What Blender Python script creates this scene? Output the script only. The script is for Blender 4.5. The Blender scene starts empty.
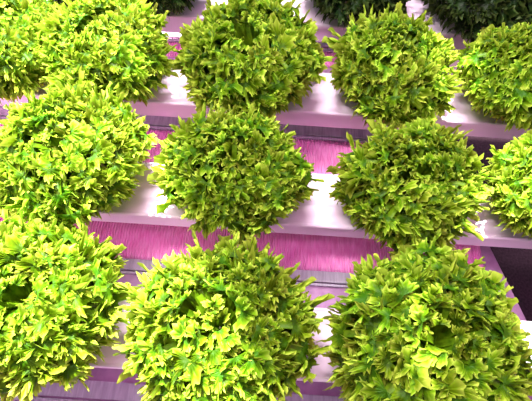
import bpy, bmesh, math, random
import numpy as np
from mathutils import Matrix, Vector

SC = bpy.context.scene
COL = SC.collection
R = math.radians

# ------------------------------------------------------------------ helpers
def tag(o, label=None, cat=None, group=None, kind=None):
    if label: o['label'] = label
    if cat: o['category'] = cat
    if group: o['group'] = group
    if kind: o['kind'] = kind
    return o

def obj(name, me, mat=None, parent=None):
    o = bpy.data.objects.new(name, me)
    COL.objects.link(o)
    if mat and not me.materials: me.materials.append(mat)
    if parent: o.parent = parent
    return o

def empty(name, loc=(0, 0, 0)):
    o = bpy.data.objects.new(name, None)
    o.empty_display_size = .05
    COL.objects.link(o); o.location = loc
    return o

def box_mesh(x0, x1, y0, y1, z0, z1, bevel=0.0, name='box'):
    bm = bmesh.new()
    bmesh.ops.create_cube(bm, size=1)
    for v in bm.verts:
        v.co = Vector(((x0+x1)/2+v.co.x*(x1-x0), (y0+y1)/2+v.co.y*(y1-y0), (z0+z1)/2+v.co.z*(z1-z0)))
    if bevel:
        bmesh.ops.bevel(bm, geom=bm.edges[:], offset=bevel, segments=2, affect='EDGES', profile=.5)
    me = bpy.data.meshes.new(name); bm.to_mesh(me); bm.free()
    return me

def extrude_x(profile, x0, x1, name, closed=True, smooth=False):
    """profile of (y,z) points swept along X, capped"""
    n = len(profile)
    vs = [(x0, y, z) for y, z in profile] + [(x1, y, z) for y, z in profile]
    fs = [(i, (i+1) % n, n+(i+1) % n, n+i) for i in range(n if closed else n-1)]
    if closed: fs += [tuple(range(n))[::-1], tuple(range(n, 2*n))]
    me = bpy.data.meshes.new(name); me.from_pydata(vs, [], fs)
    bm = bmesh.new(); bm.from_mesh(me); bmesh.ops.recalc_face_normals(bm, faces=bm.faces[:]); bm.to_mesh(me); bm.free()
    return me

# ------------------------------------------------------------------ materials
def new_mat(name):
    m = bpy.data.materials.new(name); m.use_nodes = True
    nt = m.node_tree; nt.nodes.clear()
    return m, nt, nt.nodes, nt.links

def surf_mat(name, c1, c2, rough=.4, scale=(8, 8, 8), bump=.1, nscale=4, spec=.5, bdist=.002):
    m, nt, N, L = new_mat(name)
    out = N.new('ShaderNodeOutputMaterial'); p = N.new('ShaderNodeBsdfPrincipled')
    tc = N.new('ShaderNodeTexCoord'); mp = N.new('ShaderNodeMapping'); mp.inputs['Scale'].default_value = scale
    no = N.new('ShaderNodeTexNoise'); no.inputs['Scale'].default_value = nscale; no.inputs['Detail'].default_value = 5
    cr = N.new('ShaderNodeValToRGB')
    cr.color_ramp.elements[0].position = .35; cr.color_ramp.elements[1].position = .65
    cr.color_ramp.elements[0].color = (*c1, 1); cr.color_ramp.elements[1].color = (*c2, 1)
    b = N.new('ShaderNodeBump'); b.inputs['Strength'].default_value = bump; b.inputs['Distance'].default_value = bdist
    L.new(tc.outputs['Object'], mp.inputs[0]); L.new(mp.outputs[0], no.inputs['Vector'])
    L.new(no.outputs['Fac'], cr.inputs[0]); L.new(cr.outputs[0], p.inputs['Base Color'])
    L.new(no.outputs['Fac'], b.inputs['Height']); L.new(b.outputs[0], p.inputs['Normal'])
    p.inputs['Roughness'].default_value = rough
    p.inputs['Specular IOR Level'].default_value = spec
    L.new(p.outputs[0], out.inputs[0])
    return m

def leaf_mat(name, deep, mid, tip, trans=.36):
    m, nt, N, L = new_mat(name)
    out = N.new('ShaderNodeOutputMaterial'); p = N.new('ShaderNodeBsdfPrincipled')
    tr = N.new('ShaderNodeBsdfTranslucent'); mx = N.new('ShaderNodeMixShader'); mx.inputs[0].default_value = trans
    at = N.new('ShaderNodeAttribute'); at.attribute_name = 'edge'
    lr = N.new('ShaderNodeAttribute'); lr.attribute_name = 'leaf_tone'
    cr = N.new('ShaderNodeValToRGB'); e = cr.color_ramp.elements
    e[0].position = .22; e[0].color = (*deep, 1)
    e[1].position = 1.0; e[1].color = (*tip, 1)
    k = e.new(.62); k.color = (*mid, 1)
    tc = N.new('ShaderNodeTexCoord')
    no = N.new('ShaderNodeTexNoise'); no.inputs['Scale'].default_value = 90; no.inputs['Detail'].default_value = 4
    ma = N.new('ShaderNodeMath'); ma.operation = 'MULTIPLY_ADD'; ma.inputs[1].default_value = .7; 
    L.new(tc.outputs['Object'], no.inputs['Vector'])
    sub = N.new('ShaderNodeMath'); sub.operation = 'SUBTRACT'; sub.inputs[1].default_value = .5
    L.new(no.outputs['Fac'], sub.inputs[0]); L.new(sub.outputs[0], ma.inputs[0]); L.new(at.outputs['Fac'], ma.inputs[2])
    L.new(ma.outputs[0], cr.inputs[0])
    hs = N.new('ShaderNodeHueSaturation')
    mh = N.new('ShaderNodeMath'); mh.operation = 'MULTIPLY_ADD'; mh.inputs[1].default_value = .04; mh.inputs[2].default_value = .482
    mv = N.new('ShaderNodeMath'); mv.operation = 'MULTIPLY_ADD'; mv.inputs[1].default_value = .9; mv.inputs[2].default_value = .52
    L.new(lr.outputs['Fac'], mh.inputs[0]); L.new(lr.outputs['Fac'], mv.inputs[0])
    L.new(mh.outputs[0], hs.inputs['Hue']); L.new(mv.outputs[0], hs.inputs['Value'])
    L.new(cr.outputs[0], hs.inputs['Color'])
    L.new(hs.outputs[0], p.inputs['Base Color']); L.new(hs.outputs[0], tr.inputs['Color'])
    b = N.new('ShaderNodeBump'); b.inputs['Strength'].default_value = .6; b.inputs['Distance'].default_value = .002
    L.new(no.outputs['Fac'], b.inputs['Height']); L.new(b.outputs[0], p.inputs['Normal']); L.new(b.outputs[0], tr.inputs['Normal'])
    p.inputs['Roughness'].default_value = .45; p.inputs['Specular IOR Level'].default_value = .15
    L.new(p.outputs[0], mx.inputs[1]); L.new(tr.outputs[0], mx.inputs[2]); L.new(mx.outputs[0], out.inputs[0])
    return m

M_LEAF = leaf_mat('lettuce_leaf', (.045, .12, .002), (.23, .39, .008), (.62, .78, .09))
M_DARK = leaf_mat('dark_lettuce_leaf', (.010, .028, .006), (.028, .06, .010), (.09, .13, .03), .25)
M_STEM = surf_mat('lettuce_stem', (.45, .55, .2), (.6, .68, .35), .5)
M_CHAN = surf_mat('channel_plastic', (.76, .60, .73), (.83, .67, .80), .52, (3, 20, 3), .04, 3)  # white plastic with the pink light tint put into its colour
M_MAT = surf_mat('pink_light_mat', (.84, .26, .58), (.93, .42, .72), .55, (60, 14, 30), .6, 3, .3)  # pink of the grow light is painted into the mat colour
M_RAIL = surf_mat('grey_rail', (.34, .31, .38), (.46, .42, .50), .6, (90, 8, 30), .5, 3, .3)
M_DECK = surf_mat('shade_mauve_deck', (.34, .18, .33), (.44, .25, .42), .6, (12, 12, 12), .2, 4, .3)  # mauve stands for the purple shade in the gaps
M_FLOOR = surf_mat('dark_floor', (.030, .012, .022), (.055, .025, .042), .8, (30, 30, 30), .4, 5, .2)
M_BLOCKER = surf_mat('sun_blocker', (.5, .5, .5), (.6, .6, .6), .9, (5, 5, 5), .1, 4, .1)  # for the added panel that blocks the sun

# ------------------------------------------------------------------ lettuce
def head_mesh(seed, n_leaves, part, ra=.108, rh=.150):
    """frilly lettuce head: part 'outer' or 'inner' leaves in one mesh"""
    rng = np.random.default_rng(seed)
    ph = rng.uniform(0, 2*np.pi, 4)
    tilt = rng.uniform(-.06, .06, 2)
    V, F, ED, TN = [], [], [], []
    base = 0
    GA = 2.39996
    for k in range(n_leaves):
        q = (k+.5)/n_leaves
        # elevation: equal area on the dome
        sin_el = -0.62 + 1.62*q
        el = math.asin(min(.995, max(-.7, sin_el))) + rng.normal(0, .07)
        el = min(el, R(84))
        phi = GA*k + rng.normal(0, .15)
        isin = el > R(45)
        jit = [rng.uniform(0, 1) for _ in range(6)]
        sub = np.random.default_rng(seed*1000+k)
        if (part == 'inner') != isin: continue
        lump = 1 + .05*math.sin(2*phi+ph[0]) + .05*math.sin(4*phi+ph[1]+3*el) + .05*math.sin(7*phi+ph[3]-5*el) + .20*(jit[0]**.7-.62)*1.3
        tr_ = ra*math.cos(el)*lump*.90 if el > 0 else ra*(math.cos(el)**1.3)*lump*.90
        se = math.sin(el)
        tz = .060 + (rh-.072)*se*(1+.08*(jit[1]-.5)*2 + .04*math.sin(phi+ph[2])) if se > 0 else .060+.052*se
        tz = max(tz, .022) - .020*max(0, min(1, (el-R(50))/R(30)))*(.4+jit[0])
        tr_ = abs(tr_)
        P0 = np.array([.004, .012]); P2 = np.array([tr_, tz])
        top = min(1, max(0, (el-R(35))/R(35)))
        ld = (.050+.018*jit[2])*(1-.50*top); md = .022+.024*jit[4]+.016*top
        # the blade arches over and lies half against the outside of the head
        rad = np.array([math.cos(el), math.sin(el)]); tan = np.array([math.sin(el), -math.cos(el)])
        if el < 0: tan = np.array([.25, -.97])
        P1 = P2 - tan*ld*(.75+.25*math.cos(el)) - rad*md
        P1[1] = min(P1[1]+.006, rh+.02)
        c = abs(math.cos(el))
        rho = (.0098 + .0138*c**.8)*(.76+.44*jit[3])*(1-.12*top)          # fan radius
        tt = np.linspace(0, 1, 40)[:, None]
        B = (1-tt)**2*P0 + 2*tt*(1-tt)*P1 + tt**2*P2
        Lg = np.sum(np.linalg.norm(np.diff(B, axis=0), axis=1))
        s0 = Lg - rho*.72
        NA, NR = 200, 8
        amax = R(112)
        al = np.linspace(-amax, amax, NA)
        rr = np.linspace(0, 1, NR)**.6
        nl = int(sub.integers(5, 8))                       # lobes across the fan
        warp = al/amax + .10*np.sin(2.3*al+sub.uniform(0, 6.3)) + .03*np.sin(6*al+sub.uniform(0, 6.3))
        lp = (warp*.5+.5)*nl + sub.uniform(0, 1)
        li = np.floor(lp).astype(int); lf = lp-li
        tri = 1-np.abs(lf*2-1)
        lr_ = sub.uniform(-1, 1, 16)
        lsize = 1+.16*lr_[li % 16]
        tf = (lp*4.0+.5) % 1
        teeth = (1-np.abs(tf*2-1))**1.3*(.6+.4*tri)
        tf2 = (lp*9.0+.3) % 1
        teeth2 = 1-np.abs(tf2*2-1)
        lob = .5*np.sin(np.pi*lf)**.7+.5*tri
        shape = 1 - .12*(np.abs(al)/amax)**2
        Rm = rho*shape*lsize*(.60 + .26*lob + .28*teeth)
        A, Q = np.meshgrid(al, rr, indexing='ij')
        RM = Rm[:, None]*Q
        x = RM*np.sin(A); s = s0 + RM*np.cos(A)
        t = s/Lg
        tc_ = np.clip(t, 0.02, 1.45)
        r_ = (1-tc_)**2*P0[0] + 2*tc_*(1-tc_)*P1[0] + tc_**2*P2[0]
        z_ = (1-tc_)**2*P0[1] + 2*tc_*(1-tc_)*P1[1] + tc_**2*P2[1]
        dr = 2*(1-tc_)*(P1[0]-P0[0]) + 2*tc_*(P2[0]-P1[0])
        dz = 2*(1-tc_)*(P1[1]-P0[1]) + 2*tc_*(P2[1]-P1[1])
        ln = np.sqrt(dr**2+dz**2)+1e-9; dr /= ln; dz /= ln
        nr, nz = -dz, dr
        p1, p2, p3 = sub.uniform(0, 2*np.pi, 3)
        LP = lp[:, None]
        # alternate lobes fold up and down, teeth crimp on top of that
        QR = Q**(1-.6*top)
        ruf = rho*(.26*QR**2.5*np.sin(.5*np.pi*LP+p1) + .30*QR**4.5*np.sin(np.pi*LP+p2) + .26*QR**6*np.sin(2*np.pi*LP+p3))
        ruf += rho*.50*QR**5*(lr_[(li+5) % 16]*np.sin(np.pi*lf))[:, None]
        ruf += rho*.12*QR**8*(teeth-.4)[:, None]*lr_[(li*3+7) % 16][:, None]
        ruf += rho*.075*np.sin(x/rho*10+p3)*np.sin((s-s0)/rho*9+p1)*np.sqrt(Q)
        lat = rho*(.16*Q**4*np.sin(np.pi*LP+p2+1.57) + .10*Q**6*np.sin(2*np.pi*LP+p3+1.57))
        cup = (x/rho)**2*rho*(-.25+.55*jit[4]) - .010*Q**3*(jit[5]-.2)
        d = ruf + cup
        xx = x + lat
        lift = rho*.16*Q**5*np.sin(2*np.pi*LP+p3+1.57)
        r2 = r_ + nr*d + dr*lift; z2 = z_ + nz*d + dz*lift
        cph, sph = math.cos(phi), math.sin(phi)
        tw = sub.normal(0, .35)                          # blade twisted about its midrib
        ds = np.clip(Q, 0, 1)*x*math.sin(tw)
        X = (r2+nr*ds)*cph - xx*math.cos(tw*.6)*sph; Y = (r2+nr*ds)*sph + xx*math.cos(tw*.6)*cph; Z = z2 + nz*ds
        X = X + tilt[0]*Z; Y = Y + tilt[1]*Z
        Z = np.maximum(Z, .004)
        V.append(np.stack([X, Y, Z], -1).reshape(-1, 3))
        i, j = np.meshgrid(np.arange(NA-1), np.arange(NR-1), indexing='ij')
        a = base + i*NR + j
        F.append(np.stack([a, a+1, a+NR+1, a+NR], -1).reshape(-1, 4))
        ED.append((.62*Q+.38*Q**5).reshape(-1)*np.repeat(.80+.20*lob, NR)); TN.append(np.full(NA*NR, jit[5]*.6+jit[1]*.4))
        base += NA*NR
        # petiole strip
        ns = 8
        tp = np.linspace(.03, max(.1, s0/Lg*(1-.45*top)), ns)
        pr = (1-tp)**2*P0[0]+2*tp*(1-tp)*P1[0]+tp**2*P2[0]
        pz = (1-tp)**2*P0[1]+2*tp*(1-tp)*P1[1]+tp**2*P2[1]-.0015
        w = np.linspace(.003, .0036, ns)
        pv = []
        for sgn in (-1, 0, 1):
            pv.append(np.stack([pr*cph-sgn*w*sph, pr*sph+sgn*w*cph, pz+abs(sgn)*.002], -1))
        pv = np.stack(pv, 1).reshape(-1, 3)
        pv[:, 0] += tilt[0]*pv[:, 2]; pv[:, 1] += tilt[1]*pv[:, 2]
        V.append(pv)
        i, j = np.meshgrid(np.arange(ns-1), np.arange(2), indexing='ij')
        a = base + i*3 + j
        F.append(np.stack([a, a+1, a+4, a+3], -1).reshape(-1, 4))
        ED.append(np.full(ns*3, .35)); TN.append(np.full(ns*3, .5))
        base += ns*3
    V = np.concatenate(V).astype(np.float32); F = np.concatenate(F).astype(np.int32)
    me = bpy.data.meshes.new(part+'_leaves')
    me.vertices.add(len(V)); me.vertices.foreach_set('co', V.ravel())
    me.loops.add(F.size); me.loops.foreach_set('vertex_index', F.ravel())
    me.polygons.add(len(F)); me.polygons.foreach_set('loop_start', np.arange(0, F.size, 4, dtype=np.int32))
    me.polygons.foreach_set('use_smooth', np.ones(len(F), dtype=bool))
    for nm, arr in (('edge', ED), ('leaf_tone', TN)):
        at = me.attributes.new(nm, 'FLOAT', 'POINT'); at.data.foreach_set('value', np.concatenate(arr).astype(np.float32))
    me.update(calc_edges=True)
    return me

def stem_mesh():
    bm = bmesh.new()
    rings = [(.010, 0), (.011, .006), (.0095, .02), (.008, .04), (.004, .06), (.0008, .07)]
    prev = None
    for r, z in rings:
        ring = [bm.verts.new((r*math.cos(a*math.pi/8)*(1+.06*math.sin(3*a)), r*math.sin(a*math.pi/8), z)) for a in range(16)]
        if prev:
            for i in range(16): bm.faces.new((prev[i], prev[(i+1) % 16], ring[(i+1) % 16], ring[i]))
        else: bm.faces.new(ring[::-1])
        prev = ring
    bm.faces.new(prev)
    for f in bm.faces: f.smooth = True
    me = bpy.data.meshes.new('stem'); bm.to_mesh(me); bm.free()
    return me

protos = []
def make_lettuce(seed, mat, n):
    t = empty('frilly_lettuce')
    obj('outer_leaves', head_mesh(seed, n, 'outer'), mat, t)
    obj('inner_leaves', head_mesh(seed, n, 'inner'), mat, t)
    obj('stem', stem_mesh(), M_STEM, t)
    return t
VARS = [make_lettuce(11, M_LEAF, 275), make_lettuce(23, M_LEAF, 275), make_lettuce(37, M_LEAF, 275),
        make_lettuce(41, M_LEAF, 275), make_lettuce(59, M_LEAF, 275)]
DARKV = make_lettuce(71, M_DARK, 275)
used = set()
def place(v, x, y, rz, s, label, group, lean=(0, 0), sz=1.0):
    src = v
    if id(src) not in used:
        used.add(id(src)); o = src
    else:
        o = src.copy(); COL.objects.link(o)
        for ch in list(src.children):
            c = ch.copy(); COL.objects.link(c); c.parent = o
    o.location = (x, y, 0.0005); o.rotation_euler = (lean[0], lean[1], rz); o.scale = (s, s, s*sz)
    tag(o, label, 'lettuce', group)
    return o

ROWY = [.788, .559, .330, .101]
G = 'frilly lettuces growing along the white channels'
GD = 'dark leafy plants in the farthest channel'
P = [
 # variant, x, y, rz, scale, label
 (3, -.470, ROWY[1], .4, 1.02, 'bright frilly lettuce cut off by the left edge of the photo, upper row'),
 (0, -.291, ROWY[1], 1.3, 1.03, 'sunlit yellow-green frilly lettuce at upper left, the first whole head of the upper row'),
 (1, -.036, ROWY[1], 2.2, 1.13, 'large shaded green frilly lettuce at upper centre with pink mat showing at its lower right'),
 (2, .207, ROWY[1], .2, 1.02, 'green frilly lettuce at upper right with a burnt-bright sunlit right edge'),
 (4, .440, ROWY[1], 3.9, 1.0, 'frilly lettuce cut by the right edge of the photo, upper row, with dark underside'),
 (2, -.300, ROWY[2]+.008, 2.6, 1.08, 'sunlit frilly lettuce in the middle row at the left, white flecks on its top'),
 (4, -.051, ROWY[2]+.006, .9, 1.0, 'green frilly lettuce in the centre of the middle row, pink mat on both sides'),
 (0, .211, ROWY[2], 3.4, .99, 'wide green frilly lettuce in the middle row, right of centre, left of a bright channel'),
 (1, .432, ROWY[2]+.014, 5.1, .88, 'sunlit frilly lettuce cut by the right edge of the photo, in the middle row'),
 (1, -.296, ROWY[3]+.016, 4.4, 1.06, 'very bright sunlit frilly lettuce in the bottom left corner'),
 (3, -.047, ROWY[3], 5.5, 1.09, 'large bright frilly lettuce at the bottom centre with a dark hollow near its middle'),
 (4, .206, ROWY[3]-.010, 2.4, 1.17, 'largest frilly lettuce at the bottom right with a bright streak across its middle'),
]
for v, x, y, rz, s, lab in P:
    place(VARS[v], x, y, rz, s, lab, G)
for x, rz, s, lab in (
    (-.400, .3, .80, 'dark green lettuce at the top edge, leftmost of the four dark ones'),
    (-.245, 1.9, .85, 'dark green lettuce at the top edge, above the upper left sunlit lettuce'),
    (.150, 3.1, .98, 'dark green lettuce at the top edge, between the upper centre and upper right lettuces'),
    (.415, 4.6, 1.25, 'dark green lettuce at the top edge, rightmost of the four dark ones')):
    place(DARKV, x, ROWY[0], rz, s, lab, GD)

# ------------------------------------------------------------------ channels
X0, X1 = -.95, .95
names = ['white growing channel farthest away, holding the dark lettuces along the top edge',
         'white growing channel second from the top, under the upper row of frilly lettuces',
         'white growing channel third from the top, under the middle row of frilly lettuces',
         'white growing channel nearest the camera, under the bottom row of frilly lettuces']
for i, yc in enumerate(ROWY):
    ch = empty('growing_channel', (0, yc, 0))
    tag(ch, names[i], 'hydroponic channel', 'white hydroponic growing channels')
    body = [(-.0465, -.004), (-.0455, -.046), (-.043, -.050), (.043, -.050), (.0455, -.046), (.0465, -.004)]
    obj('trough', extrude_x(body, X0, X1, 'trough'), M_CHAN, ch)
    cov = [(-.0500, -.010), (-.0505, -.0025), (-.0492, -.0006), (-.0470, .0000), (-.044, -.0012), (.044, -.0012), (.0470, .0), (.0492, -.0006), (.0505, -.0025), (.0500, -.010), (.0470, -.010), (.0468, -.0036), (-.0468, -.0036), (-.0470, -.010)]
    obj('cover', extrude_x(cov, X0+.002, X1-.002, 'cover'), M_CHAN, ch)

# ------------------------------------------------------------------ bench below the channels
DZ = -.12
def rib_mat(x0, x1, y0, y1, z, pitch=.0052, amp=.0016):
    n = int((x1-x0)/pitch)*6
    rnd = random.Random(5)
    vs, fs = [], []
    ny = 10
    for i in range(n+1):
        x = x0+(x1-x0)*i/n
        h = z+amp*math.sin(2*math.pi*i/6)
        for j in range(ny+1):
            y = y0+(y1-y0)*j/ny
            vs.append((x+.0007*math.sin(j*1.7+i*.01), y, h+.0004*math.sin(j*2.6+i*.3)))
        vs.append((x, y1, z-.003)); vs.append((x, y0, z-.003))
    m = ny+3
    for i in range(n):
        for j in range(m):
            fs.append((i*m+j, (i+1)*m+j, (i+1)*m+(j+1) % m, i*m+(j+1) % m))
    fs.append(tuple(range(m))); fs.append(tuple(n*m+j for j in range(m))[::-1])
    me = bpy.data.meshes.new('mat'); me.from_pydata(vs, [], fs)
    bm = bmesh.new(); bm.from_mesh(me); bmesh.ops.recalc_face_normals(bm, faces=bm.faces[:]); bm.to_mesh(me); bm.free()
    for p in me.polygons: p.use_smooth = len(p.vertices) == 4
    return me
def xe(y): return .449 + (y-.25)*(-.30)          # right end of the bench, slightly skew
# deck, with a skew right end
bm = bmesh.new()
pts = [(X0, -.35), (xe(-.35), -.35), (xe(1.1), 1.1), (X0, 1.1)]
lo = [bm.verts.new((x, y, DZ-.03)) for x, y in pts]; hi = [bm.verts.new((x, y, DZ-.004)) for x, y in pts]
bm.faces.new(lo[::-1]); bm.faces.new(hi)
for i in range(4): bm.faces.new((lo[i], lo[(i+1) % 4], hi[(i+1) % 4], hi[i]))
me = bpy.data.meshes.new('bench_top'); bm.to_mesh(me); bm.free()
bench = empty('bench', (0, 0, -.60))
tag(bench, 'bench top under the channels, shade painted in as mauve, ending before the dark floor at the right', 'bench')
bt = obj('bench_top', me, M_DECK, bench); bt.location = (0, 0, .60)
for (x, y) in ((-.85, -.28), (-.85, 1.0), (.40, -.28), (.17, 1.0)):
    l = obj('leg', box_mesh(x-.02, x+.02, y-.02, y+.02, -.60, DZ-.03, .002, 'leg'), M_RAIL, bench); l.location = (0, 0, .60)
# corrugated mats, magenta light painted into their colour
for (y0, y1, lab) in ((.745, .905, 'ribbed mat strip, magenta light in its colour, below the gap behind the upper row of lettuces'),
                      (.425, .534, 'ribbed mat strip, magenta light in its colour, between the upper and middle rows of lettuces'),
                      (.246, .345, 'ribbed mat strip, magenta light in its colour, between the middle and bottom rows of lettuces')):
    o = obj('ribbed_mat', rib_mat(X0+.02, xe(y1)-.012, y0, y1, DZ-.001), M_MAT)
    tag(o, lab, 'mat', 'ribbed magenta mats on the bench')
def rail(y0, y1, zt, lab):
    h = (y1-y0)
    t = empty('grey_rail', (0, y0, DZ))
    tag(t, lab, 'rail', 'grey rails lying on the bench')
    obj('rail_body', box_mesh(X0+.01, xe(y1)-.01, h*.24, h, -.004, zt, .0012, 'rail_body'), M_RAIL, t)
    obj('rail_lip', box_mesh(X0+.01, xe(y1)-.01, 0, h*.16, -.004, zt-.001, .0008, 'rail_lip'), M_RAIL, t)
rail(.790, .845, .004, 'grey rail lying between magenta mats under the gap behind the upper row')
rail(.535, .568, .004, 'grey rail with a dark seam, in front of the upper row of lettuces')
rail(.218, .245, .004, 'grey rail in front of the magenta mat, just behind the bottom row of lettuces')
rail(.006, .040, .006, 'grey rail along the bottom edge of the photo, in front of the nearest channel')

# floor
fl = obj('floor', box_mesh(-3, 3, -2.5, 3.5, -.65, -.60, 0, 'floor'), M_FLOOR); tag(fl, kind='structure')

# ------------------------------------------------------------------ light
SUN = Vector((-.15, .50, 1)).normalized()          # towards the sun
ZR = 1.7
def up(x, y, z=.12):
    k = (ZR-z)/SUN.z
    return (x+SUN.x*k, y+SUN.y*k)
left = [(-.30, 1.3), (-.225, .684), (-.197, .495), (-.150, .363), (-.114, .252), (-.077, .171), (.018, .018), (.10, -.10), (.2, -.5)]
right = [(.9, -.5), (.9, 1.3)]
streak = [(.178, .142), (.200, .136), (.205, .10), (.20, .045), (.175, .04), (.186, .09)]
bm = bmesh.new()
def loop(pts):
    vs = [bm.verts.new((*up(x, y), ZR)) for x, y in pts]
    return [bm.edges.new((vs[i], vs[(i+1) % len(vs)])) for i in range(len(vs))]
# holes cut in the added sun blocker to place the right-hand sun patches
hole1 = [(.258, .577), (.31, .612), (.350, .590), (.350, .541), (.330, .480), (.285, .455), (.252, .481)]
hole2 = [(.285, .262), (.335, .330), (.362, .43), (.410, .430), (.440, .235), (.356, .215), (.275, .205)]
hole3 = [(.362, .161), (.403, .163), (.40, .098), (.345, .095)]
es = loop(left+right) + loop(streak)
def loopz(pts, z):
    vs = [bm.verts.new((*up(x, y, z), ZR)) for x, y in pts]
    return [bm.edges.new((vs[i], vs[(i+1) % len(vs)])) for i in range(len(vs))]
es += loopz(hole1, .09) + loopz(hole2, .04) + loopz(hole3, .02)
bmesh.ops.triangle_fill(bm, edges=es, use_beauty=True)
r = bmesh.ops.extrude_face_region(bm, geom=bm.faces[:])
for v in [g for g in r['geom'] if isinstance(g, bmesh.types.BMVert)]: v.co.z += .004
bmesh.ops.recalc_face_normals(bm, faces=bm.faces[:])
me = bpy.data.meshes.new('shade'); bm.to_mesh(me); bm.free()
sh = obj('sun_blocker_panel', me, M_BLOCKER); tag(sh, kind='structure')  # added unseen panel, outline and holes shaped to place sun and shade

sd = bpy.data.lights.new('sun', 'SUN'); sd.energy = 29.0; sd.angle = R(1.2); sd.color = (1, .97, .86)
so = bpy.data.objects.new('sun', sd); COL.objects.link(so)
so.rotation_euler = SUN.to_track_quat('Z', 'Y').to_euler()

# fill lamps added overhead, unseen; the pink one stands for magenta grow light
for (x, y, e, sx, sy, c) in ((-.10, 1.0, 42, .5, .12, (1, .90, .93)), (-.45, .35, 26, .12, .7, (1, .93, .92)),
                             (.10, -.10, 9, .9, .14, (1, .42, .85))):
    ld = bpy.data.lights.new('fill_lamp', 'AREA'); ld.shape = 'RECTANGLE'; ld.size = sx; ld.size_y = sy
    ld.energy = e; ld.color = c
    lo_ = bpy.data.objects.new('fill_lamp', ld); COL.objects.link(lo_)
    lo_.location = (x, y, 1.5)
    lo_.rotation_euler = (Vector((x, y, 1.5))-Vector((.05, .3, 0))).to_track_quat('Z', 'Y').to_euler()

w = bpy.data.worlds.new('world'); SC.world = w; w.use_nodes = True
bg = w.node_tree.nodes['Background']; bg.inputs[0].default_value = (.93, .88, 1, 1); bg.inputs[1].default_value = .44

# ------------------------------------------------------------------ camera
cd = bpy.data.cameras.new('camera'); cd.sensor_width = 36; cd.lens = 36*430/532; cd.clip_start = .02
cam = bpy.data.objects.new('camera', cd); COL.objects.link(cam)
cam.matrix_world = Matrix.Translation((0, 0, .63)) @ Matrix.Rotation(R(27), 4, 'X') @ Matrix.Rotation(R(3.7), 4, 'Z')
SC.camera = cam
SC.view_settings.view_transform = 'Standard'; SC.view_settings.look = 'None'
SC.view_settings.exposure = 0; SC.view_settings.gamma = 1; SC.view_settings.use_curve_mapping = False
